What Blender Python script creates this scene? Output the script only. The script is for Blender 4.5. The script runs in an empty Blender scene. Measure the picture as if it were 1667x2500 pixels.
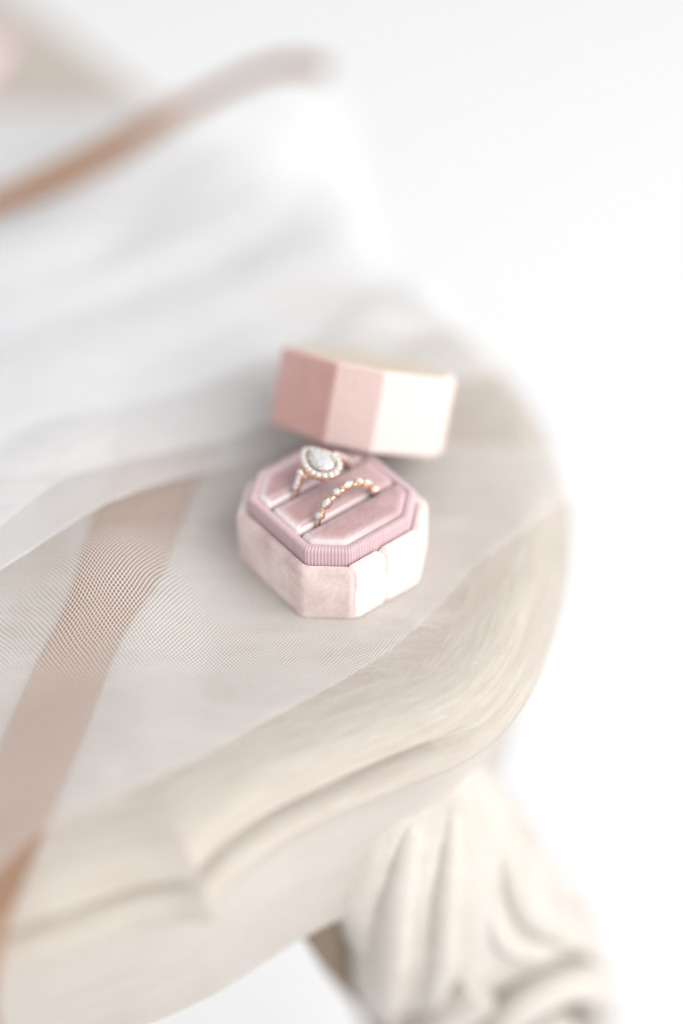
import bpy, bmesh, math, random
from mathutils import Vector, Matrix, noise
random.seed(7)
S = bpy.context.scene
K = 0.01                     # everything below is written in centimetres
R = math.radians
# ------------------------------------------------------------------ camera
cam_d = bpy.data.cameras.new("camera"); cam = bpy.data.objects.new("camera", cam_d)
S.collection.objects.link(cam); S.camera = cam
right = Vector((0.99995633, -0.00629644, -0.00690552)); up = Vector((0.00934513, 0.67373764, 0.73891154))
fwd = Vector((0.0, 0.73894381, -0.67376706))
cam.matrix_world = Matrix.Translation(Vector((0.30733, -35.8653, 34.6586)) * K) @ Matrix((
    (right.x, up.x, -fwd.x, 0), (right.y, up.y, -fwd.y, 0), (right.z, up.z, -fwd.z, 0), (0, 0, 0, 1)))
cam_d.sensor_fit = 'VERTICAL'; cam_d.sensor_height = 36; cam_d.sensor_width = 24; cam_d.lens = 50
cam_d.clip_start = 0.01; cam_d.clip_end = 60
cam_d.dof.use_dof = True; cam_d.dof.focus_distance = 46.3 * K; cam_d.dof.aperture_fstop = 1.08
# ------------------------------------------------------------------ world, lamps, exposure
w = bpy.data.worlds.new("World"); S.world = w; w.use_nodes = True
bg = w.node_tree.nodes['Background']; bg.inputs[0].default_value = (.975, .988, 1.0, 1); bg.inputs[1].default_value = 0.66

def area(name, az, el, dist, size, watts, col, target=(0, 0, 0)):
    d = bpy.data.lights.new(name, 'AREA'); d.shape = 'RECTANGLE'; d.size, d.size_y = size[0] * K, size[1] * K
    d.energy = watts; d.color = col
    o = bpy.data.objects.new(name, d); S.collection.objects.link(o)
    v = Vector((math.cos(R(el)) * math.cos(R(az)), math.cos(R(el)) * math.sin(R(az)), math.sin(R(el))))
    t = Vector(target)
    o.location = (t + v * dist) * K; o.rotation_euler = (-v).to_track_quat('-Z', 'Y').to_euler()
    return o
area("window_light", -33, 36, 700, (950, 620), 770.0, (1.0, 0.988, 0.975))
S.view_settings.view_transform = 'Standard'; S.view_settings.look = 'None'
S.view_settings.exposure = 0.02; S.view_settings.gamma = 1.0
S.cycles.use_denoising = True
S.cycles.max_bounces = 14; S.cycles.transparent_max_bounces = 40; S.cycles.transmission_bounces = 10
S.cycles.sample_clamp_indirect = 4.0
S.cycles.caustics_reflective = False; S.cycles.caustics_refractive = False

# ------------------------------------------------------------------ helpers
class MB:
    """collects vertices (cm) and faces, links them as ONE mesh object"""
    def __init__(s): s.v = []; s.f = []; s.uv = None
    def ring(s, pts):
        i = len(s.v); s.v += [tuple(p) for p in pts]; return list(range(i, i + len(pts)))
    def bridge(s, a, b, closed=True):
        n = len(a)
        for i in range(n if closed else n - 1):
            j = (i + 1) % n
            s.f.append((a[i], a[j], b[j], b[i]))
    def cap(s, a, flip=False): s.f.append(tuple(reversed(a)) if flip else tuple(a))
    def loft(s, rings, closed=True, cap0=False, cap1=False):
        ids = [s.ring(r) for r in rings]
        for a, b in zip(ids, ids[1:]): s.bridge(a, b, closed)
        if cap0: s.cap(ids[0], True)
        if cap1: s.cap(ids[-1])
        return ids
    def tube(s, path, rad, n=8, closed=False, flat=1.0, upv=(0, 0, 1)):
        P = [Vector(p) for p in path]; rings = []; m = len(P)
        for i, p in enumerate(P):
            a = P[(i - 1) % m] if closed or i else P[0]; b = P[(i + 1) % m] if closed or i < m - 1 else P[-1]
            t = (b - a).normalized(); u = Vector(upv); x = t.cross(u)
            if x.length < 1e-4: x = t.cross(Vector((1, 0, 0)))
            x.normalize(); y = x.cross(t).normalized()
            r = rad(i / (m - 1)) if callable(rad) else rad
            rings.append([p + x * (r * math.cos(2 * math.pi * k / n)) + y * (r * flat * math.sin(2 * math.pi * k / n)) for k in range(n)])
        ids = [s.ring(r) for r in rings]
        for a, b in zip(ids, ids[1:]): s.bridge(a, b)
        if closed: s.bridge(ids[-1], ids[0])
        else: s.cap(ids[0], True); s.cap(ids[-1])
    def build(s, name, mat, parent=None, smooth=35, uv=None, pale_mix=None, pale_mix_f=None):
        me = bpy.data.meshes.new(name); me.from_pydata([(x * K, y * K, z * K) for x, y, z in s.v], [], s.f)
        if uv:
            l = me.uv_layers.new(name='UVMap')
            for lp in me.loops: l.data[lp.index].uv = uv[lp.vertex_index]
        bm = bmesh.new(); bm.from_mesh(me); bmesh.ops.recalc_face_normals(bm, faces=bm.faces); bm.to_mesh(me); bm.free()
        if pale_mix:
            at_ = me.attributes.new('pale_mix', 'FLOAT', 'POINT'); at_.data.foreach_set('value', pale_mix)
        if pale_mix_f:
            at_ = me.attributes.new('pale_mix', 'FLOAT', 'FACE'); at_.data.foreach_set('value', pale_mix_f)
        me.materials.append(mat)
        if smooth:
            me.shade_smooth() if hasattr(me, 'shade_smooth') else None
            if smooth < 180: me.set_sharp_from_angle(angle=R(smooth))
        o = bpy.data.objects.new(name, me); S.collection.objects.link(o)
        if parent: o.parent = parent
        return o

def thing(name, label, cat, loc=(0, 0, 0), rotz=0.0, group=None, mat=None):
    o = bpy.data.objects.new(name, None); S.collection.objects.link(o)
    o.empty_display_size = 0.01
    o.location = Vector(loc) * K; o.rotation_euler = (0, 0, rotz)
    if mat is not None: o.matrix_world = mat
    o['label'] = label; o['category'] = cat
    if group: o['group'] = group
    return o
def copy_part(o, parent, M):
    c = o.copy(); S.collection.objects.link(c); c.parent = parent; c.matrix_local = M; return c

def offset_poly(poly, t):
    n = len(poly); out = []
    for i in range(n):
        p0, p1, p2 = (Vector(poly[(i - 1) % n]), Vector(poly[i]), Vector(poly[(i + 1) % n]))
        a = (p1 - p0).normalized(); b = (p2 - p1).normalized()
        n1 = Vector((-a.y, a.x)); n2 = Vector((-b.y, b.x))
        m = n1 + n2; m /= max(m.dot(n1), 0.2)
        out.append(p1 + m * t)
    return out
def round_poly(poly, r, k=4):
    n = len(poly); out = []
    for i in range(n):
        p0, p1, p2 = (Vector(poly[(i - 1) % n]), Vector(poly[i]), Vector(poly[(i + 1) % n]))
        a = (p0 - p1); b = (p2 - p1); rr = min(r, a.length * .45, b.length * .45)
        A = p1 + a.normalized() * rr; B = p1 + b.normalized() * rr
        for j in range(k + 1):
            t = j / k; out.append(A * (1 - t) ** 2 + p1 * (2 * t * (1 - t)) + B * t * t)
    return out
def densify(poly, step):
    out = []; n = len(poly)
    for i in range(n):
        a, b = Vector(poly[i]), Vector(poly[(i + 1) % n]); m = max(1, int(round((b - a).length / step)))
        for j in range(m): out.append(a.lerp(b, j / m))
    return out
def octagon(sx, sy, cx, cy):
    return [(-sx, -sy + cy), (-sx + cx, -sy), (sx - cx, -sy), (sx, -sy + cy), (sx, sy - cy), (sx - cx, sy), (-sx + cx, sy), (-sx, sy - cy)]
def clip_y(poly, y0, y1):
    def cl(P, keep, yy):
        out = []
        for i in range(len(P)):
            a, b = Vector(P[i]), Vector(P[(i + 1) % len(P)])
            if keep(a.y): out.append(a)
            if keep(a.y) != keep(b.y): out.append(a.lerp(b, (yy - a.y) / (b.y - a.y)))
        return out
    P = cl(poly, lambda y: y >= y0, y0); return cl(P, lambda y: y <= y1, y1)
def at_z(poly, z): return [(p[0], p[1], z) for p in poly]
def catmull(pts, per=6, closed=False):
    P = [Vector(p) for p in pts]; out = []; n = len(P)
    for i in range(n - 1 if not closed else n):
        p0 = P[max(i - 1, 0)]; p1 = P[i]; p2 = P[min(i + 1, n - 1)]; p3 = P[min(i + 2, n - 1)]
        for j in range(per):
            t = j / per
            out.append(0.5 * ((2 * p1) + (p2 - p0) * t + (2 * p0 - 5 * p1 + 4 * p2 - p3) * t * t + (3 * p1 - p0 - 3 * p2 + p3) * t ** 3))
    if not closed: out.append(P[-1])
    return out

# ------------------------------------------------------------------ materials
def mat(name):
    m = bpy.data.materials.new(name); m.use_nodes = True; nt = m.node_tree
    return m, nt, nt.nodes['Principled BSDF'], nt.nodes['Material Output']
def N(nt, t, **kw):
    n = nt.nodes.new(t)
    for k, v in kw.items(): setattr(n, k, v)
    return n
def noise_tex(nt, scale, detail=3, coord='Object', vec_scale=None, rough=.55):
    tc = N(nt, 'ShaderNodeTexCoord'); mp = N(nt, 'ShaderNodeMapping')
    if vec_scale: mp.inputs['Scale'].default_value = vec_scale
    nt.links.new(tc.outputs[coord], mp.inputs['Vector'])
    t = N(nt, 'ShaderNodeTexNoise'); t.inputs['Scale'].default_value = scale; t.inputs['Detail'].default_value = detail; t.inputs['Roughness'].default_value = rough
    nt.links.new(mp.outputs[0], t.inputs['Vector']); return t
def ramp(nt, fac, c0, c1, p0=.35, p1=.65):
    r = N(nt, 'ShaderNodeValToRGB'); r.color_ramp.elements[0].position = p0; r.color_ramp.elements[1].position = p1
    r.color_ramp.elements[0].color = (*c0, 1); r.color_ramp.elements[1].color = (*c1, 1)
    nt.links.new(fac, r.inputs[0]); return r
def bump(nt, h, dist, strength, prev=None):
    b = N(nt, 'ShaderNodeBump'); b.inputs['Distance'].default_value = dist; b.inputs['Strength'].default_value = strength
    nt.links.new(h, b.inputs['Height'])
    if prev: nt.links.new(prev.outputs[0], b.inputs['Normal'])
    return b

def velvet(name, c0, c1, fuzz=.8, fr=.55, pale_col=None):
    """dyed pile under a lobe of pale fibre tips; the attribute 'pale_mix' mixes in paler pile; on panels it paints in light and shade"""
    m, nt, p, o = mat(name)
    big = noise_tex(nt, 85, 5); fine = noise_tex(nt, 2600, 2); pile = noise_tex(nt, 420, 3)
    r = ramp(nt, big.outputs['Fac'], c0, c1)
    at_ = N(nt, 'ShaderNodeAttribute', attribute_name='pale_mix'); mx = N(nt, 'ShaderNodeMix', data_type='RGBA')
    nt.links.new(at_.outputs['Fac'], mx.inputs['Factor']); nt.links.new(r.outputs[0], mx.inputs['A']); mx.inputs['B'].default_value = (*(pale_col or c1), 1)
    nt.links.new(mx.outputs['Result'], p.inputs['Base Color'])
    p.inputs['Roughness'].default_value = .95; p.inputs['Specular IOR Level'].default_value = .1
    b = bump(nt, pile.outputs['Fac'], .0012, .35); b2 = bump(nt, fine.outputs['Fac'], .0004, .5, b)
    nt.links.new(b2.outputs[0], p.inputs['Normal'])
    sh = N(nt, 'ShaderNodeBsdfSheen'); sh.inputs['Color'].default_value = (fuzz, fuzz, fuzz, 1); sh.inputs['Roughness'].default_value = fr
    nt.links.new(b2.outputs[0], sh.inputs['Normal'])
    ad = N(nt, 'ShaderNodeAddShader'); nt.links.new(p.outputs[0], ad.inputs[0]); nt.links.new(sh.outputs[0], ad.inputs[1])
    nt.links.new(ad.outputs[0], o.inputs['Surface']); return m
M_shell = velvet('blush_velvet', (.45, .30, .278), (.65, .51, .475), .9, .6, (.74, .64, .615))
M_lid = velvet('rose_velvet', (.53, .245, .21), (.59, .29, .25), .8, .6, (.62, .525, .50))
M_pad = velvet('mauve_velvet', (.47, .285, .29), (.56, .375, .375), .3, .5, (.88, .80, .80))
M_rib, nt, p, o = mat('grosgrain'); p.inputs['Base Color'].default_value = (.60, .43, .45, 1); p.inputs['Roughness'].default_value = .6
p.inputs['Sheen Weight'].default_value = .5; p.inputs['Sheen Roughness'].default_value = .4
M_lining, nt, p, o = mat('beige_suede'); f_ = noise_tex(nt, 900, 3); r_ = ramp(nt, f_.outputs['Fac'], (.62, .52, .41), (.70, .60, .49)); nt.links.new(r_.outputs[0], p.inputs['Base Color']); p.inputs['Roughness'].default_value = .9
M_gold, nt, p, o = mat('rose_gold'); p.inputs['Base Color'].default_value = (.95, .68, .52, 1); p.inputs['Metallic'].default_value = 1; p.inputs['Roughness'].default_value = .22
g_ = noise_tex(nt, 1500, 2); b_ = bump(nt, g_.outputs['Fac'], .0002, .25); nt.links.new(b_.outputs[0], p.inputs['Normal'])
M_dia, nt, p, o = mat('diamond'); p.inputs['Base Color'].default_value = (1, 1, 1, 1); p.inputs['Roughness'].default_value = 0.0; p.inputs['IOR'].default_value = 2.3; p.inputs['Transmission Weight'].default_value = .4

def painted_wood(name, coord, vs, c0, c1, c2, relief=1.0):
    m, nt, p, o = mat(name)
    st = noise_tex(nt, 1.0, 5, coord, vs, .65); r = ramp(nt, st.outputs['Fac'], c0, c1, .3, .7)
    wear = noise_tex(nt, 1.0, 6, coord, tuple(v * .45 for v in vs), .7); rw = ramp(nt, wear.outputs['Fac'], (0, 0, 0), (1, 1, 1), .62, .74)
    mx = N(nt, 'ShaderNodeMix', data_type='RGBA'); nt.links.new(rw.outputs[0], mx.inputs['Factor']); nt.links.new(r.outputs[0], mx.inputs['A']); mx.inputs['B'].default_value = (*c2, 1)
    sp_ = noise_tex(nt, 1.0, 3, coord, tuple(v * (7 if coord == 'UV' else 9) for v in vs), .6); rs = ramp(nt, sp_.outputs['Fac'], (0, 0, 0), (.5, .5, .5), .62, .72)
    mx2 = N(nt, 'ShaderNodeMix', data_type='RGBA'); 
    if relief > .3: nt.links.new(rs.outputs[0], mx2.inputs['Factor'])
    else: mx2.inputs['Factor'].default_value = 0
    nt.links.new(mx.outputs['Result'], mx2.inputs['A']); mx2.inputs['B'].default_value = (*[min(.8, q * 1.08) for q in c2], 1)
    nt.links.new(mx2.outputs['Result'], p.inputs['Base Color'])
    p.inputs['Roughness'].default_value = .42
    fi = noise_tex(nt, 1.0, 5, coord, tuple(v * (9 if coord == 'UV' else 12) for v in vs), .7); b0 = bump(nt, fi.outputs['Fac'], .0009, .6 * relief)
    b = bump(nt, st.outputs['Fac'], .0008, .35 * relief, b0); nt.links.new(b.outputs[0], p.inputs['Normal']); return m
CR0, CR1, CR2 = (.45, .39, .335), (.56, .505, .45), (.67, .64, .595)
M_wood = painted_wood('cream_paint_edge', 'UV', (.45, 4.2, 1), CR0, CR1, CR2, .7)
M_top = painted_wood('cream_paint_top', 'Object', (40, 120, 60), CR0, CR1, CR2)
M_leg = painted_wood('cream_paint_carving', 'Object', (60, 60, 25), (.49, .44, .39), (.61, .57, .525), (.72, .70, .665), .45)
M_apron = painted_wood('cream_paint_apron', 'Object', (14, 14, 40), (.44, .40, .36), (.505, .465, .425), (.57, .545, .51), .25)
M_leg_shade = painted_wood('leg_shade_brown', 'Object', (60, 60, 18), (.15, .10, .06), (.22, .15, .095), (.26, .19, .13))  # dark brown paints in the shade on the leg's left side
M_floor, nt, p, o = mat('white_floor'); p.inputs['Base Color'].default_value = (.82, .82, .825, 1); p.inputs['Roughness'].default_value = .7

def tulle(name, cells, cov, col=(.96, .967, .98)):
    """diamond net: threads are white cloth, the holes let everything through"""
    m, nt, p, o = mat(name); nt.nodes.remove(p)
    tc = N(nt, 'ShaderNodeTexCoord'); sx = N(nt, 'ShaderNodeSeparateXYZ'); nt.links.new(tc.outputs['UV'], sx.inputs[0])
    def ma(op, a, b=None):
        n = N(nt, 'ShaderNodeMath', operation=op)
        for i, q in enumerate((a, b)):
            if q is None: continue
            if isinstance(q, (int, float)): n.inputs[i].default_value = q
            else: nt.links.new(q, n.inputs[i])
        return n.outputs[0]
    u, v = sx.outputs[0], ma('MULTIPLY', sx.outputs[1], .85)
    def line(q):
        f = ma('FRACT', ma('MULTIPLY', q, cells)); d = ma('ABSOLUTE', ma('SUBTRACT', f, .5))
        return ma('GREATER_THAN', d, .5 - cov / 2)
    th = ma('MAXIMUM', line(ma('ADD', u, v)), line(ma('SUBTRACT', u, v)))
    th = ma('MULTIPLY', th, .92)
    tr = N(nt, 'ShaderNodeBsdfTransparent'); di = N(nt, 'ShaderNodeBsdfDiffuse'); di.inputs[0].default_value = (*col, 1)
    tl = N(nt, 'ShaderNodeBsdfTranslucent'); tl.inputs[0].default_value = (*col, 1)
    m1 = N(nt, 'ShaderNodeMixShader'); m1.inputs[0].default_value = .5; nt.links.new(di.outputs[0], m1.inputs[1]); nt.links.new(tl.outputs[0], m1.inputs[2])
    m2 = N(nt, 'ShaderNodeMixShader'); nt.links.new(th, m2.inputs[0]); nt.links.new(tr.outputs[0], m2.inputs[1]); nt.links.new(m1.outputs[0], m2.inputs[2])
    nt.links.new(m2.outputs[0], o.inputs['Surface']); return m
M_hem = tulle('tulle_hem', 9.0, .5, (.97, .97, .98))
M_tulle = tulle('tulle_net', 7.6, .24)
M_tulle2 = tulle('tulle_net_dense', 7.6, .36)

def silk(name, c):
    m, nt, p, o = mat(name); n = noise_tex(nt, 1, 3, 'UV', (1.5, 30, 1)); r = ramp(nt, n.outputs['Fac'], tuple(x * .9 for x in c), tuple(min(1, x * 1.08) for x in c))
    nt.links.new(r.outputs[0], p.inputs['Base Color']); p.inputs['Roughness'].default_value = .5; p.inputs['Sheen Weight'].default_value = .3; return m
M_ribbon = silk('copper_silk', (.21, .092, .032))
M_ribbon2 = silk('rust_silk', (.32, .185, .115))

# ------------------------------------------------------------------ the setting: white floor
mb = MB(); a = mb.ring([(-900, -900, -80), (900, -900, -80), (900, 900, -80), (-900, 900, -80)]); mb.cap(a)
fl = mb.build('floor', M_floor, None, 0); fl['kind'] = 'structure'

# ------------------------------------------------------------------ table
tbl = thing('side_table', 'cream painted wooden table with carved moulded edge and scroll leg under the tulle', 'table', (0, 0, -80))
TZ = 80
farL = [(-34, 72.5), (-15.5, 46.0), (-4, 29.4), (5.6, 15.6), (7.3, 12.3), (8.35, 9.2), (8.85, 6.1), (8.95, 4), (8.85, 2.8), (8.35, -.1), (7.7, -2.2), (6.95, -4.2),
        (6.15, -5.8), (5.1, -7.1), (3.8, -8.05), (1.9, -8.95), (-.2, -10.1), (-1.55, -10.9), (-2.7, -11.85), (-3.35, -12.65), (-3.66, -13.13)]
nearL = [(-3.66, -13.13), (-4.7, -13.14), (-5.93, -13.42), (-7.7, -14.15), (-9.5, -14.9), (-14, -17.2), (-24, -21)]
outline = [(v.x, v.y) for v in catmull(farL[3:], 6)] + [(v.x, v.y) for v in catmull(nearL, 6)][1:] + [(-60, -21), (-60, 72.5)] + farL[:3]
outline = list(reversed(outline))           # counter-clockwise: inward is to the left
area2 = sum(outline[i][0] * outline[(i + 1) % len(outline)][1] - outline[(i + 1) % len(outline)][0] * outline[i][1] for i in range(len(outline)))
if area2 < 0: outline.reverse()
ci = min(range(len(outline)), key=lambda i: (outline[i][0] + 3.66) ** 2 + (outline[i][1] + 13.13) ** 2)
def offs(t):
    P = offset_poly(outline, t); C0 = Vector(outline[ci]); b = P[ci] - C0
    if t > .01:                              # where the inner line of the mitred corner would fold over itself, run into the mitre
        for i in range(ci - 14, ci + 15):
            q = Vector(outline[i]); s0 = b.cross(q - C0); s1 = b.cross(P[i] - C0)
            if i != ci and s0 * s1 <= 0: P[i] = P[ci] + (q - C0) * .002
    return P
def fade(q):
    return min(1, max(0, (4.2 - q.x) / 2.5)) if q.y < 4 else 0
FLATP = {(.74, -.9): (.70, -.82), (1.2, -.99): (.56, -.95), (1.2, -1.07): (.46, -1.05), (.6, -1.12): (.36, -1.16), (.3, -1.13): (.22, -1.3), (.08, -1.28): (.1, -1.45), (0, -1.5): (.04, -1.6)}
def swept(prof, name, material, parent, cap_in=False, smooth=50, base_line=None):
    mb = MB(); uv = []; L = [0]
    for i in range(1, len(outline)): L.append(L[-1] + (Vector(outline[i]) - Vector(outline[i - 1])).length)
    pl = 0; rings = []
    for k, (t, z) in enumerate(prof):
        if k: pl += math.hypot(t - prof[k - 1][0], z - prof[k - 1][1])
        o = base_line(t) if base_line else offs(t); alt = FLATP.get((t, z)); oa = offs(alt[0]) if alt else None
        rng = []; z_ = z; op = offs(t - .34)
        for i, q in enumerate(o):
            if t <= 1.2 and z_ <= -.1 and z_ > -2.1 and outline[i][0] <= -3.65 and outline[i][1] < -13: q = op[i]
            if alt and q is not op[i]:
                g_ = fade(q); q = oa[i].lerp(q, g_); z = alt[1] + (z_ - alt[1]) * g_
            jit = (noise.noise((q.x * .9, q.y * .9, k * 3.1)) * .05 + noise.noise((q.x * 4, q.y * 4, k * 1.3)) * .022) if 0 < k < len(prof) - 1 else 0
            rng.append((q.x, q.y, z + TZ + jit)); uv.append((L[i], pl))
        rings.append(rng)
    ids = mb.loft(rings)
    if cap_in: mb.cap(ids[0])
    return mb.build(name, material, parent, smooth, uv)
_soft = offs(1.0)
for _ in range(260):
    for i in range(ci - 24, ci + 22): _soft[i] = (_soft[i - 1] + _soft[i] * 2 + _soft[i + 1]) / 4
_soft = [(p.x, p.y) for p in _soft]
def soft_line(t): return offset_poly(_soft, t - 1.0)
mb = MB(); top_in = offs(3.0); a = mb.ring(at_z(top_in, TZ)); mb.cap(a); mb.build('tabletop', M_top, tbl, 0)
swept([(3.0, 0), (2.4, -.02), (1.9, -.08), (1.45, -.2), (1.1, -.42), (.85, -.72), (.74, -.9)], 'moulding', M_wood, tbl)
swept([(.74, -.9), (1.2, -.99), (1.2, -1.07), (.6, -1.12)], 'groove', M_wood, tbl)
swept([(.6, -1.12), (.3, -1.13), (.08, -1.28), (0, -1.5), (.02, -1.75), (.12, -1.95), (.3, -2.05), (2.2, -2.06)], 'bead', M_wood, tbl)
swept([(1.45, -2.07), (1.45, -5), (1.3, -9.8), (1.4, -10.0), (2.5, -10.0), (2.5, -2.1)], 'apron', M_apron, tbl, base_line=soft_line)
# leg: a wide carved knee that flares outward, local plane u (right), n (towards camera), z
lp = Vector((7, -5.5)); ux = Vector((.937, .35)); nx = Vector((.35, -.937))
def LP(u, d, z):
    q = lp + ux * u + nx * d; return (q.x, q.y, z + TZ)
secs = [(-2.2, -8.6, -3.4, -1.4), (-5, -8.6, -1.9, -.3), (-8, -8.1, -.3, .8), (-12, -7.1, 1.5, 1.7), (-18, -5.8, 4.0, 2.0), (-23, -4.8, 5.4, 1.8), (-30, -4.5, 6.8, .8), (-42, -2.5, 6.5, -1.5), (-79.8, -1.5, 5.5, -1.0)]
mb = MB(); rings = []
for z, l, r, d in secs:
    c = (l + r) / 2; hw = (r - l) / 2; rg = []
    for k in range(17):
        t = k / 16; u = l + (r - l) * t; rg.append(LP(u, d - 1.6 + 1.6 * (1 - (2 * t - 1) ** 2) ** .5, z))
    rg += [LP(r - .2, d - 6, z), LP(l + 2.2, d - 6.5, z)]
    rings.append(rg)
mb.loft(rings, cap0=True, cap1=True); leg = mb.build('leg', M_leg, tbl, 60)
mb = MB(); bot = [(-9.2, -9.6), (-7.8, -14.6), (-6.3, -18.8), (-5.2, -24), (-4.2, -30)]
mb.loft([[LP(u, -.6, z), LP(u + 2.6, -.2, z - .4), LP(u + 2.6, -5, z - .4), LP(u + .2, -5.5, z)] for u, z in bot], cap0=True, cap1=True)
mb.build('leg_shade_side', M_leg_shade, tbl, 40)  # left side of the leg, its shade put into the brown colour
def front(u, z):
    for (z0, l0, r0, d0), (z1, l1, r1, d1) in zip(secs, secs[1:]):
        if z1 <= z <= z0:
            t = (z - z0) / (z1 - z0); l = l0 + (l1 - l0) * t; r = r0 + (r1 - r0) * t; d = d0 + (d1 - d0) * t
            q = min(1, max(0, (u - l) / (r - l))); return d - 1.6 + 1.6 * max(0, 1 - (2 * q - 1) ** 2) ** .5
    return 0
def blade(pts, wid, h, name):
    """a carved leaf: a ridge with a rounded back, lying on the knee"""
    P = catmull([(a_, b_) for a_, b_ in pts], 6); mb = MB(); rings = []; m = len(P)
    for i, q in enumerate(P):
        a_ = P[max(0, i - 1)]; b_ = P[min(m - 1, i + 1)]; t = (b_ - a_).normalized(); s = Vector((-t.y, t.x)); f = i / (m - 1)
        wv = wid * (math.sin(math.pi * min(1, .08 + f * .92)) ** .6 + .05); rg = []
        for k in range(9):
            e = -1 + k / 4; pu = q + s * (e * wv); rg.append(LP(pu.x, front(pu.x, pu.y) - .5 + (h * .62 + .4) * (1 - e * e) ** .5 * math.sin(math.pi * (.02 + .96 * f)) ** .5, pu.y))
        rings.append(rg)
    mb.loft(rings, closed=False); return mb.build(name, M_leg, leg, 70)
blade([(-4.4, -5.5), (-5.4, -8.5), (-5.9, -12), (-6.0, -16), (-5.6, -19)], .85, 1.2, 'acanthus_leaf')
blade([(-2.6, -5.0), (-3.6, -8.5), (-4.0, -12.5), (-4.3, -17), (-4.2, -22)], .7, 1.0, 'acanthus_leaf')
blade([(-1.2, -8.0), (-.6, -11), (.9, -13.5), (2.9, -16.5), (4.2, -20)], .9, 1.1, 'acanthus_leaf')
blade([(-2.0, -10.5), (-1.6, -12.6), (-.2, -14.2), (1.4, -15.2), (2.6, -17.5)], .6, .9, 'acanthus_leaf')
mb = MB(); sp = []
for i in range(70):
    t = i / 69; a_ = R(120) + t * R(760); r_ = 4.3 * (1 - t) ** 1.0 + .5
    u, z = -.3 + r_ * math.cos(a_) * .95, -19.3 + r_ * math.sin(a_) * 1.05; sp.append(LP(u, front(u, z) + .25 + t * .9, z))
mb.tube(sp, lambda t: .95 - .35 * t, 10); mb.build('scroll', M_leg, leg, 70)
mb = MB(); rings = []
for k in range(6):
    q = k / 5 * R(90); rings.append([LP(-.3 + math.cos(q) * 1.0 * math.cos(j * R(22.5)), 2.6 + math.sin(q) * .8, -19.3 + math.cos(q) * 1.0 * math.sin(j * R(22.5))) for j in range(16)])
mb.loft(rings); mb.build('scroll_eye', M_leg, leg, 70)

# ------------------------------------------------------------------ ring box base
def panel_light(mb, n, pale_mix):
    """each cloth panel of the octagon has light or shade painted in through pale_mix: deep on the left, pale on the right (5 ring points per corner)"""
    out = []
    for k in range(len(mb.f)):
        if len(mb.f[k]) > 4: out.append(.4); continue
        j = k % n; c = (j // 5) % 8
        out.append(pale_mix[c] if j % 5 == 4 else (pale_mix[c - 1] + pale_mix[c]) / 2)
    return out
YAW = 0.6636171089580787
SX, SY, CX, CY, H, T, WH = 2.75, 2.93, 1.31, 1.14, 2.13, .39, .65
OCT = octagon(SX, SY, CX, CY)
base = thing('ring_box', 'open octagonal blush velvet ring box base holding two rose gold rings', 'ring box', (0, 0, .022), YAW)
def ring_at(t, z, r=.13, k=4, poly=OCT, step=None):
    P = offset_poly(poly, t); P = round_poly(P, r, k)
    if step: P = densify(P, step)
    return at_z(P, z)
mb = MB()
mb.loft([ring_at(.07, 0), ring_at(.01, .04), ring_at(0, .12), ring_at(0, 1.0), ring_at(0, H - .22), ring_at(.02, H - .1), ring_at(.08, H - .03), ring_at(.16, H), ring_at(.28, H), ring_at(.35, H - .03), ring_at(.37, H - .12), ring_at(.37, .3)], cap0=True, cap1=True)
mb.build('shell', M_shell, base, 60, None, None, panel_light(mb, 40, [.14, .8, .3, .6, .2, .5, .7, 0.0]))  # velvet tones paint in the window light: right side pale, left deep
# fabric overlap with seam on the right-hand long side (y = -SY)
def wrap_panel(x0, x1, proud, name):
    mb = MB(); prof = [(-SY - proud, .05), (-SY - proud, .5), (-SY - proud, 1.0), (-SY - proud, 1.5), (-SY - proud, H - .2), (-SY - proud + .03, H - .07), (-SY + .09, H + proud - .03), (-SY + .2, H + proud), (-SY + .33, H + proud)]
    back = [(-SY + .02, .05), (-SY + .02, .5), (-SY + .02, 1), (-SY + .02, 1.5), (-SY + .02, H - .25), (-SY + .08, H - .14), (-SY + .15, H - .08), (-SY + .2, H - .06), (-SY + .33, H - .06)]
    A = []
    n = 12
    for y, z in prof:
        row = []
        for k in range(n + 1):
            t = k / n; e = min(t, 1 - t) * n; sink = proud * .8 if e == 0 else 0
            jx = noise.noise((z * 5, k, 3.3)) * .03 if k in (0, n) else 0
            row.append((x0 + (x1 - x0) * t + jx, y + (sink if z < H else 0), z - (sink if z >= H else 0)))
        A.append(mb.ring(row))
    for a, b in zip(A, A[1:]): mb.bridge(a, b, False)
    for side in (0, n):
        bk = mb.ring([(x0 if side == 0 else x1, y, z) for y, z in back])
        for i in range(len(prof) - 1): mb.f.append((A[i][side], A[i + 1][side], bk[i + 1], bk[i]))
    return mb.build(name, M_shell, base, 60, None, None, [.8] * len(mb.f))  # same pale tone as the lit right side painted beneath
wrap_panel(-1.38, -.19, .07, 'fabric_panel'); wrap_panel(-.07, 1.38, .085, 'fabric_panel')
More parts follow.
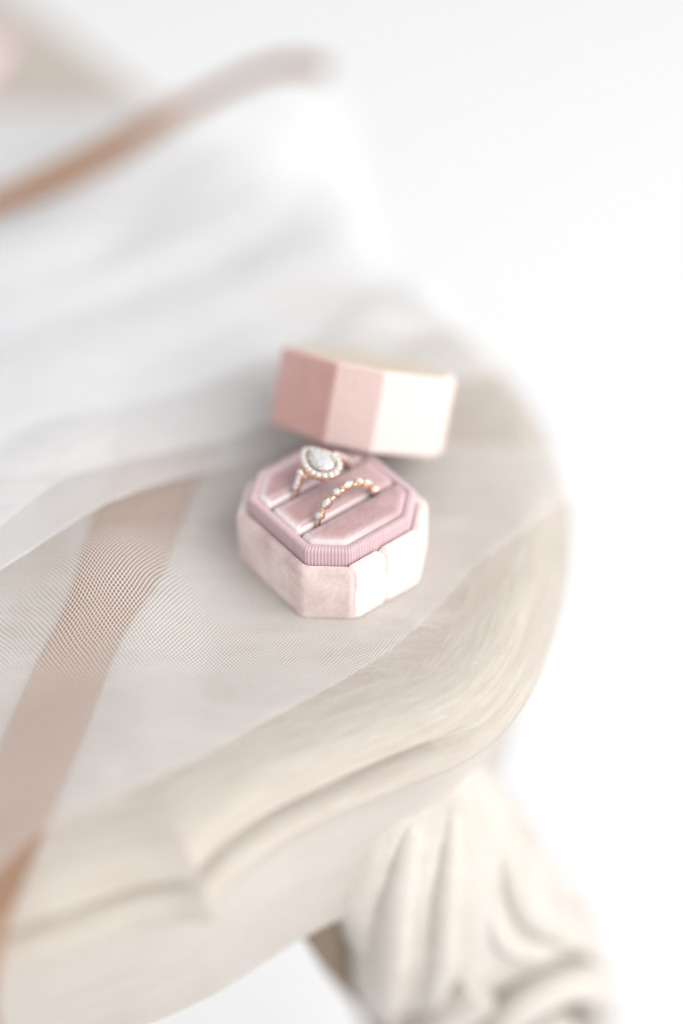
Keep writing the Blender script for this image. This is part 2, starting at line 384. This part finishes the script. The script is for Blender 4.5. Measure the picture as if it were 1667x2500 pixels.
# ribbed lining
per = densify(round_poly(offset_poly(OCT, T), .1, 4), .018)
PL = [0]
for i in range(len(per)): PL.append(PL[-1] + (per[(i + 1) % len(per)] - per[i]).length)
tot = PL[-1]; nr = round(tot / .112)
mb = MB(); rings = []
cprof = [(0, H - .25, 1), (0, H + .2, 1), (0, H + WH - .14, 1), (.02, H + WH - .06, 1), (.08, H + WH - .01, .9), (.16, H + WH, .8), (.24, H + WH - .02, .6), (.30, H + WH - .1, .3), (.30, H + WH - .3, 0)]
for t, z, amp in cprof:
    base_p = offset_poly([(p.x, p.y) for p in per], t) if t == 0 else None
    P = densify(round_poly(offset_poly(OCT, T + t), .1, 4), .018)
    rg = []
    for i, q in enumerate(per):
        # inward copy of the same perimeter point
        c = Vector((q.x, q.y)); n_ = Vector((q.x / (SX - T), q.y / (SY - T)))
        k_ = max(abs(q.x) - (SX - T), 0)
        dx = -q.x / (SX - T) * t; dy = -q.y / (SY - T) * t
        ph = abs(math.sin(math.pi * PL[i] / tot * nr)) ** .7
        o_ = (ph - 1) * .045 * amp
        s_ = 1 + o_ / 2.4
        rg.append(((q.x + dx) * s_, (q.y + dy) * s_, z + (o_ * .8 if t > .05 else 0)))
    rings.append(rg)
mb.loft(rings); mb.build('ribbed_lining', M_rib, base, 180)
mb = MB(); a = mb.ring(at_z(offset_poly(OCT, T + .2), H - .7)); mb.cap(a); mb.build('slot_floor', M_pad, base, 0)
PAD = offset_poly(OCT, T + .29)
ZP = H + WH + .05
for y0, y1, dz in ((-9, -.93, 0), (-.79, .70, -.03), (.84, 9, 0)):
    q = clip_y(PAD, y0, y1); mb = MB()
    pr = [(0, H - .65), (0, ZP - .28), (.015, ZP - .16), (.06, ZP - .06), (.13, ZP - .01), (.22, ZP + .015), (.36, ZP + .03)]
    ids = mb.loft([ring_at(t, z + dz, .14, 4, q, .09) if False else ring_at(t, z + dz, .14 if t < .1 else .1, 4, q) for t, z in pr])
    fall = [0, .3, .8, 1, .8, .3, 0]; pale_mix = []
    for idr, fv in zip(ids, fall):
        for k in idr:                         # pile paler at the ends, most at the left, not along the slots
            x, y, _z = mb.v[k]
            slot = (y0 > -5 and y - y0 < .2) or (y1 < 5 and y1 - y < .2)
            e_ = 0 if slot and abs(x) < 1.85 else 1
            pale_mix.append(min(1, fv * 1.15) * e_ * (1 if x < .2 else .3) * (.6 + .4 * min(1, max(0, .5 + 1.4 * noise.noise((x * 1.3, y * 1.3, 4.0))))))
    mb.cap(ids[-1]); mb.build('cushion', M_pad, base, 60, None, pale_mix)

# ------------------------------------------------------------------ lid leaning on the back of the base
rv = Vector((-0.43041, 0.32885, 0.5438)); LR = Matrix.Rotation(rv.length, 4, rv.normalized())
LS = .972; LH = 2.853
LIDM = Matrix.Translation(Vector((.8475, 4.4532, 1.62)) * K) @ LR
_a = LIDM @ Vector(((-SX + CX / 2) * LS * K, (-SY + CY / 2) * LS * K, 0)); _ax = LIDM.to_3x3() @ Vector((CX, -CY, 0)).normalized()
LIDM = Matrix.Translation(_a + Vector((0, 0, .0008))) @ Matrix.Rotation(R(-2.2), 4, _ax) @ Matrix.Translation(-_a) @ LIDM
lid = thing('ring_box_cover', 'octagonal rose velvet lid leaning against the back of the open ring box', 'lid', mat=LIDM)
LO = octagon(SX * LS, SY * LS, CX * LS, CY * LS)
mb = MB(); g = lambda t, z, r=.1: ring_at(t, z, r, 4, LO)
mb.loft([g(.30, LH - .3), g(.30, .1), g(.26, .03), g(.18, 0), g(.08, .02), g(.01, .1), g(0, .2), g(0, 1.4), g(0, LH - .14), g(.02, LH - .05), g(.07, LH), g(.22, LH + .02)], cap0=True)
mb.build('shell', M_lid, lid, 60, None, None, panel_light(mb, 40, [.66, .95, .75, .7, .5, .2, .75, 0.0]))  # pale right and deep left panels carry painted light and shade
mb = MB(); mb.loft([g(.16, LH), g(.2, LH + .03), g(.35, LH + .045)], cap1=True); mb.build('top_panel', M_lining, lid, 60)

# ------------------------------------------------------------------ stones
def loop_round(r, n=16): return [(r * math.cos(2 * math.pi * k / n), r * math.sin(2 * math.pi * k / n)) for k in range(n)]
def loop_marquise(L, W, n=20):
    out = []
    for k in range(n):
        t = 2 * math.pi * k / n; c, s = math.cos(t), math.sin(t)
        out.append((L * math.copysign(abs(c) ** 1.0, c), W * math.copysign(abs(s) ** 1.5, s)))
    return out
def loop_pear(L, W, n=24):
    out = []
    for k in range(n):
        t = 2 * math.pi * k / n          # t = 0 is the point
        out.append((W * 1.26 * math.sin(t) * abs(math.sin(t / 2)) ** .85, L * (math.cos(t) * .5)))
    return out
def gem_mesh(loop, crown, pav, table=.55, keel=0.0):
    n = len(loop); mb = MB()
    cx = sum(p[0] for p in loop) / n; cy = sum(p[1] for p in loop) / n
    sc = lambda s, z, ids: [(cx + (loop[i][0] - cx) * s, cy + (loop[i][1] - cy) * s, z) for i in ids]
    g0 = mb.ring(sc(1, 0, range(n))); g1 = mb.ring(sc(1, -.06 * crown / .3, range(n)))
    tb = mb.ring(sc(table, crown, range(0, n, 2))); m = len(tb); md = mb.ring(sc(.80, crown * .62, range(1, n, 2)))
    mb.cap(tb)
    for i in range(m):
        a = 2 * i; b = (2 * i + 1) % n; c = (2 * i + 2) % n; j = (i + 1) % m
        mb.f += [(tb[i], tb[j], md[i]), (g0[a], g0[b], md[i]), (g0[b], g0[c], md[i]), (tb[i], md[i], g0[a]), (md[i], tb[j], g0[c])]
    mb.bridge(g0, g1)
    pv = mb.ring(sc(.45, -pav * .6, range(0, n, 2))); cu = mb.ring([(cx, cy, -pav)])[0]
    for i in range(m):
        a = 2 * i; b = (2 * i + 1) % n; c = (2 * i + 2) % n; j = (i + 1) % m
        mb.f += [(g1[a], pv[i], g1[b]), (g1[b], pv[i], pv[j]), (g1[b], pv[j], g1[c]), (pv[i], cu, pv[j])]
    return mb
def bezel_mesh(loop, depth, wall, lip=.02):
    n = len(loop); mb = MB(); s = lambda k, z: [(x * k, y * k, z) for x, y in loop]
    inn = 1 - wall
    mb.loft([s(.72, -depth), s(.9, -depth * .55), s(1, -depth * .2), s(1, -.015), s(.97, lip), s(inn + .05, lip), s(inn, 0), s(inn * .9, -depth * .5)], cap0=True, cap1=True)
    return mb
def frame(pos, nrm, tan):
    n_ = Vector(nrm).normalized(); t_ = Vector(tan); t_ = (t_ - n_ * t_.dot(n_)).normalized(); b_ = n_.cross(t_)
    return Matrix(((t_.x, b_.x, n_.x, pos[0] * K), (t_.y, b_.y, n_.y, pos[1] * K), (t_.z, b_.z, n_.z, pos[2] * K), (0, 0, 0, 1)))
def to_world(x, y, z):
    c, s = math.cos(YAW), math.sin(YAW); return (c * x - s * y, s * x + c * y, z)

# ------------------------------------------------------------------ wedding band with round and marquise stones (front slot)
RC = (-.08, -.86, 2.42 + .06); RR = 1.22
band = thing('wedding_band', 'thin rose gold band of alternating round and marquise bezel set diamonds in front slot', 'ring', to_world(*RC), YAW)
mb = MB(); mb.tube([(RR * math.sin(2 * math.pi * k / 72), 0, RR * math.cos(2 * math.pi * k / 72)) for k in range(72)], .075, 8, True, upv=(0, 1, 0))
mb.build('hoop', M_gold, band, 180)
proto = {}
def put(key, builder, material, name, parent, M, smooth):
    if key not in proto:
        o = builder().build(name, material, parent, smooth); o.matrix_local = M; proto[key] = o
    else: o = copy_part(proto[key], parent, M); o.name = name
    return o
for i in range(7):
    a = R(-61 + 21.6 * i); nrm = (math.sin(a), 0, math.cos(a)); tan = (math.cos(a), 0, -math.sin(a)); rr = RR + .13
    M = frame((nrm[0] * rr, 0, nrm[2] * rr), nrm, tan)
    if i % 2 == 0:
        bz = put('bz_r', lambda: bezel_mesh(loop_round(.172, 24), .22, .2), M_gold, 'round_bezel', band, M, 40)
        put('st_r', lambda: gem_mesh(loop_round(.139, 12), .06, .1), M_dia, 'round_diamond', bz, Matrix.Identity(4), 0)
    else:
        bz = put('bz_m', lambda: bezel_mesh(loop_marquise(.28, .16, 28), .22, .18), M_gold, 'marquise_bezel', band, M, 40)
        put('st_m', lambda: gem_mesh(loop_marquise(.226, .131, 12), .06, .1), M_dia, 'marquise_diamond', bz, Matrix.Identity(4), 0)

# ------------------------------------------------------------------ halo ring (back slot)
HC = (.16, .77, 2.36 + .06); HR = 1.2
halo = thing('engagement_ring', 'rose gold ring with large pear diamond and diamond halo in back slot', 'ring', to_world(*HC), YAW)
mb = MB(); mb.tube([(HR * math.sin(2 * math.pi * k / 72), 0, HR * math.cos(2 * math.pi * k / 72)) for k in range(72)], .085, 8, True, upv=(0, 1, 0)); mb.build('hoop', M_gold, halo, 180)
hz = 1.36; hx = -.19                          # head height and shift over the hoop
# cathedral shoulders
for sgn in (-1, 1):
    mb = MB(); pts = []
    for k in range(9):
        t = k / 8; a = R(62 - 34 * t) * sgn; r_ = HR + .02 + .16 * t * t
        pts.append((r_ * math.sin(a) + (hx * t * t), 0, r_ * math.cos(a)))
    mb.tube(pts, .13, 8, upv=(0, 1, 0)); sh = mb.build('shoulder', M_gold, halo, 180)
    for k in range(4):
        t = .12 + k * .26; a = R(62 - 34 * t) * sgn; r_ = HR + .135 + .16 * t * t
        M = frame((r_ * math.sin(a) + hx * t * t, 0, r_ * math.cos(a)), (math.sin(a), 0, math.cos(a)), (math.cos(a), 0, -math.sin(a)))
        put('pave', lambda: gem_mesh(loop_round(.112, 12), .05, .06), M_dia, 'pave_diamond', sh, M, 0)
PL_, PW_ = 1.24, .37
hy = -.13
head_M = Matrix.Translation(Vector((hx, hy, hz)) * K)
def pear_off(L, W, d, n):
    base_ = loop_pear(L, W, n); P = [Vector(p) for p in base_]; out = []
    for i in range(n):
        a_, b_ = P[(i - 1) % n], P[(i + 1) % n]; t = (b_ - a_)
        if i == 0: nn = Vector((0, 1))
        else: nn = Vector((-t.y, t.x)).normalized(); nn = nn if nn.dot(P[i] - Vector((0, -.1))) > 0 else -nn
        out.append(P[i] + nn * d)
    return out
out_l = pear_off(PL_, PW_, .27, 48); in_l = pear_off(PL_, PW_, .035, 48)
mb = MB(); at = lambda L, z: [(p.x, p.y, z) for p in L]
mid_l = pear_off(PL_, PW_, .23, 48)
ids = mb.loft([at(in_l, .0), at(in_l, -.14), at(pear_off(PL_, PW_, .12, 48), -.2), at(mid_l, -.17), at(out_l, -.06), at(out_l, .0), at(mid_l, .03), at(pear_off(PL_, PW_, .07, 48), .03), at(in_l, .0)])
hp = mb.build('halo_setting', M_gold, halo, 40); hp.matrix_local = head_M
# halo stones evenly along the outline
cl = pear_off(PL_, PW_, .15, 192); Lh = [0]
for i in range(192): Lh.append(Lh[-1] + (cl[(i + 1) % 192] - cl[i]).length)
ns = 19
for k in range(ns):
    d = Lh[-1] * k / ns; i = max(j for j in range(192) if Lh[j] <= d)
    q = cl[i].lerp(cl[(i + 1) % 192], (d - Lh[i]) / max(1e-6, Lh[i + 1] - Lh[i]))
    put('halo', lambda: gem_mesh(loop_round(.118, 12), .07, .09), M_dia, 'halo_diamond', hp, Matrix.Translation(Vector((q.x, q.y, .045)) * K), 0)
    q2 = cl[int(i + 192 / ns / 2) % 192]; out_d = (q2 - Vector((0, -.1))).normalized()
    def bead():
        mb = MB(); rg = [[(.034 * math.cos(q_) * math.cos(j * R(60)), .034 * math.cos(q_) * math.sin(j * R(60)), .05 * math.sin(q_)) for j in range(6)] for q_ in (R(-30), R(20), R(60), R(85))]
        mb.loft(rg, cap1=True); return mb
    for s_ in (.075, -.075):
        put('bead', bead, M_gold, 'bead', hp, Matrix.Translation(Vector((q2.x + out_d.x * s_, q2.y + out_d.y * s_, .065)) * K), 180)
gm = gem_mesh(loop_pear(PL_, PW_, 20), .17, .36, .50); pr = gm.build('pear_diamond', M_dia, halo, 0); pr.matrix_local = Matrix.Translation(Vector((hx, hy, hz + .14)) * K)
# basket and claws
pe = loop_pear(PL_, PW_, 40)
for k in (0, 8, 15, 25, 32):
    x, y = pe[k]; mb = MB(); f_ = 1.02
    mb.tube([(x * .45, y * .45 - .04, -.42), (x * .8, y * .8, -.1), (x * f_, y * f_, .08), (x * f_, y * f_, .18), (x * .9, y * .9, .23)], .034, 6, upv=(.3, .2, 1))
    c_ = mb.build('claw', M_gold, halo, 180); c_.matrix_local = head_M
mb = MB(); mb.loft([[(x * .5, y * .5 - .02, -.42) for x, y in pe], [(x * .62, y * .62, -.3) for x, y in pe], [(x * .66, y * .66, -.26) for x, y in pe], [(x * .5, y * .5, -.26) for x, y in pe]]); bk = mb.build('basket', M_gold, halo, 60); bk.matrix_local = head_M

# ------------------------------------------------------------------ ribbons
def strip(name, pts, wv, label, material, thick=.06, nseg=8):
    """a cloth band: centre line and half-width vector per point"""
    C_ = catmull(pts, nseg); Wv = catmull(wv, nseg); mb = MB(); rings = []; uv = []; L = 0; nw = 6
    for i, (c, w_) in enumerate(zip(C_, Wv)):
        if i: L += (c - C_[i - 1]).length
        t = (C_[min(i + 1, len(C_) - 1)] - C_[max(i - 1, 0)]).normalized(); n_ = t.cross(w_).normalized()
        top = [c + w_ * (-1 + 2 * k / nw) + n_ * (thick / 2) for k in range(nw + 1)]; bot = [c + w_ * (1 - 2 * k / nw) - n_ * (thick / 2) for k in range(nw + 1)]
        rings.append(top + bot); uv += [(L, (-1 + 2 * k / nw)) for k in range(nw + 1)] + [(L, (1 - 2 * k / nw)) for k in range(nw + 1)]
    mb.loft(rings, cap0=True, cap1=True); o = mb.build(name, material, None, 50, uv)
    o['label'] = label; o['category'] = 'ribbon'; o['group'] = 'silk ribbons'; return o
strip('silk_ribbon', [(-6.3, 5.4, .08), (-6.9, 2.4, .08), (-7.45, -1.6, .08), (-8.3, -4.7, .08), (-9.0, -8.6, .08), (-9.9, -13.0, .08), (-10.3, -14.8, -.05), (-10.7, -16.0, -1.6), (-10.8, -16.3, -5)],
      [(1.7, .2, 0), (1.65, .2, 0), (1.5, .5, 0), (1.3, .6, 0), (1.3, .5, 0), (1.3, .4, 0), (1.35, .3, 0), (1.35, .2, 0), (1.35, .2, 0)], 'wide rust ribbon lying flat under the tulle at the left', M_ribbon2)
strip('silk_ribbon', [(-19, 15.6, 2.8), (-14.9, 18.7, 3.0), (-12.4, 20.9, 3.1), (-9.9, 23.5, 3.2), (-8.1, 25.8, 3.3), (-6.3, 27.8, 3.4), (-4.3, 29.2, 3.8), (-2.2, 29.7, 4.2), (-0.2, 29.5, 4.1)],
      [(.1, .3, .5), (.1, .3, .45), (.1, .4, .55), (.1, .4, .58), (.1, .45, .46), (.1, .5, .22), (.1, .5, .18), (.1, .5, .17), (.1, .5, .16)], 'thin copper ribbon standing on edge and curling up on top of the tulle', M_ribbon)

# a scrap of blush cloth at the far left
mb = MB(); uv = []; rows = []
for j in range(15):
    rw = []
    for i in range(15):
        x = -26 + 7.6 * i / 14; y = 35.5 + 6.5 * j / 14 + .8 * (i / 14) ** 2; e = min(i, j, 14 - i, 14 - j) / 7
        rw.append((x, y, .12 + 1.5 * e * (.6 + .5 * math.sin(x * 1.3 + y * .8)) + .3 * noise.noise((x * .6, y * .6, 2)))); uv.append((x * .1, y * .1))
    rows.append(mb.ring(rw))
for a, b in zip(rows, rows[1:]): mb.bridge(a, b, False)
cl_ = mb.build('blush_cloth', silk('blush_silk', (.80, .60, .60)), None, 180, uv)
cl_['label'] = 'crumpled pale pink cloth corner on the table at the far upper left'; cl_['category'] = 'cloth'

# ------------------------------------------------------------------ tulle veil
veil = thing('tulle_veil', 'sheer white tulle veil draped in folds over the table beneath the ring box', 'veil', (0, 0, 0))
def poly_at(P, t):
    L = [0]
    for a, b in zip(P, P[1:]): L.append(L[-1] + (b - a).length)
    d = t * L[-1]
    for i in range(len(P) - 1):
        if d <= L[i + 1] or i == len(P) - 2: return P[i].lerp(P[i + 1], (d - L[i]) / max(1e-6, L[i + 1] - L[i]))
def layer(frontc, backc, zf, material, nu=90, nv=60, uvrot=0.0, hem=.09, uo=(0, 0)):
    F_ = catmull(frontc, 6); B_ = catmull(backc, 6); mb = MB(); uv = []; rows = []
    for j in range(nv + 1):
        v = j / nv; row = []
        for i in range(nu + 1):
            u = i / nu; p = poly_at(F_, u).lerp(poly_at(B_, u), v); z = p.z + zf(p.x, p.y, u, v)
            row.append((p.x, p.y, z)); c, s = math.cos(uvrot), math.sin(uvrot)
            w1 = noise.noise((p.x * .22, p.y * .22, uvrot + 2)) * .5 + noise.noise((p.x * 1.3, p.y * 1.3, uvrot + 4)) * .05; w2 = noise.noise((p.x * .22, p.y * .22, uvrot + 9)) * .5 + noise.noise((p.x * 1.3, p.y * 1.3, uvrot + 6)) * .05
            uv.append((c * p.x - s * p.y + w1 + uo[0], s * p.x + c * p.y + w2 + uo[1]))
        rows.append(mb.ring(row))
    for a, b in zip(rows, rows[1:]): mb.bridge(a, b, False)
    o = mb.build('veil_layer', material, veil, 180, uv)
    if hem:
        hb = MB(); ra = [Vector(mb.v[k]) for k in rows[0]]; rb = [Vector(mb.v[k]) for k in rows[1]]; A = []; huv = []
        for off in (0, 1):
            row = []
            for i, (a, b) in enumerate(zip(ra, rb)):
                d = (b - a); d.z = 0; d.normalize(); q = a - d * .02 + d * (off * hem) + Vector((0, 0, .02)); row.append(q); huv.append((i * .13, off * hem))
            A.append(hb.ring(row))
        hb.bridge(A[0], A[1], False); hb.build('hem', M_hem, o, 180, huv)
    return o
nz = lambda x, y, s, k: noise.noise((x * s, y * s, k))
# bottom layer: front hem across the table, flat under the box
L1f = [(-13, -16.6, .2), (-10.2, -14.2, .22), (-8.4, -11.83, .2), (-6.03, -10.32, .08), (-3.55, -8.57, .04), (-.9, -6.7, .03), (.48, -5.72, .03), (1.92, -4.52, .03), (3.44, -2.77, .03), (4.91, -.7, .03), (6.41, .71, .03), (8.67, 2.76, .02), (8.95, 3.05, -.5)]
L1b = [(-40, 6, .2), (-30, 8, .2), (-22, 9, .2), (-16, 9.5, .1), (-12, 9.5, .06), (-8, 9, .04), (-5, 8, .04), (-2, 7, .03), (0, 6.4, .03), (2, 6, .03), (4.2, 5.74, .03), (8.9, 5.66, .02), (9.0, 5.6, -.4)]
def z1(x, y, u, v):
    rid = 2.1 * math.exp(-((x + 7.6) ** 2 / 9 + (y + 1.6) ** 2 / 7)) * min(1, v * 5 + .0)
    q = min(1, max(0, (math.hypot(x, y) - 4.4) / 3)); lim = 1 if x < 6 else max(0, (8.6 - x) / 2.6)
    return .2 * min(1, max(0, (-4.2 - x) / 1.6)) + rid + (max(0, nz(x, y, .28, 1)) * .35 + .12 * max(0, math.sin((x * .5 - y * .85) * .55 + 1.4 * nz(x, y, .12, 3)))) * q * lim * 1.15 * (1 if v > .0 else .3)
layer(L1f, L1b, z1, M_tulle, 170, 110, -.12, 0)
# folded layers at the left, each with its own doubled hem
F2 = [(-16, -7.5, 1.0), (-13.5, -4.9, 1.3), (-12.05, -3.48, 1.4), (-10.99, -2.41, 1.6), (-9.63, -1.14, 1.8), (-8.23, 0.07, 2), (-7.12, 1.12, 1.8), (-5.82, 2.57, 1.2), (-4.5, 3.74, 0.6), (-2.6, 4.9, .2), (-.6, 6.2, .12)]
B2 = [(-46, 12, .6), (-36, 16, .6), (-28, 19, .6), (-22, 21, .6), (-17, 22, .6), (-13, 21, .5), (-9, 19, .4), (-5, 16, .3), (-1, 13, .25), (2.5, 11.5, .2)]
F1 = [(-17, -6, 1.6), (-14, -3.2, 1.7), (-12.31, -1.68, 1.8), (-11.23, -0.63, 2), (-9.69, 1.6, 2), (-8.19, 2.71, 1.8), (-6.11, 3.96, 1.4), (-4.2, 4.75, 1.2), (-2.9, 5.6, 1.2), (-.6, 7.2, 1.0), (2.6, 9.0, .8), (4.84, 9.24, .5), (6.9, 10.4, .2)]
B1 = [(-40, 30, .9), (-30, 34, 1), (-22, 33.6, .3), (-17.91, 33.4, .3), (-14.55, 33.2, .3), (-11.0, 33.4, .4), (-8.2, 32.8, .8), (-5.08, 33.4, 1.2), (-.19, 33.4, 1.4), (1.2, 28.06, 1.2), (1.9, 23.0, 1.0), (3.2, 17.6, .7), (7.4, 11.8, .2)]
def zfold(k, amp):
    def f(x, y, u, v):
        e = min(1, v * 6) * min(1, (1 - v) * 5 + .05)
        a = math.sin((x * .42 - y * .34) * .8 + 2.2 * nz(x, y, .09, k) + k)
        b = nz(x * .6 - y * .5, x * .15 + y * .2, .5, k + 5)
        return e * amp * (max(0, a) ** 1.5 * .75 + max(0, b) * .7) + abs(nz(x, y, .5, k + 2)) * .12
    return f
layer(F2, B2, zfold(1, .5), M_tulle2, 110, 70, .12)
layer(F1, B1, zfold(4, .75), M_tulle2, 120, 90, .1)
layer([(p[0] - 1.6, p[1] + 2.6, p[2] + .3) for p in F1], [(p[0] - .6, p[1] - .5, p[2] + .25) for p in B1], zfold(7, .85), M_tulle2, 120, 90, .5)
layer([(p[0] - 4.5, p[1] + 6.2, p[2] + .5) for p in F1], [(p[0] - 1.4, p[1] - 1.2, p[2] + .5) for p in B1], zfold(11, 1.0), M_tulle2, 120, 90, 1.2)
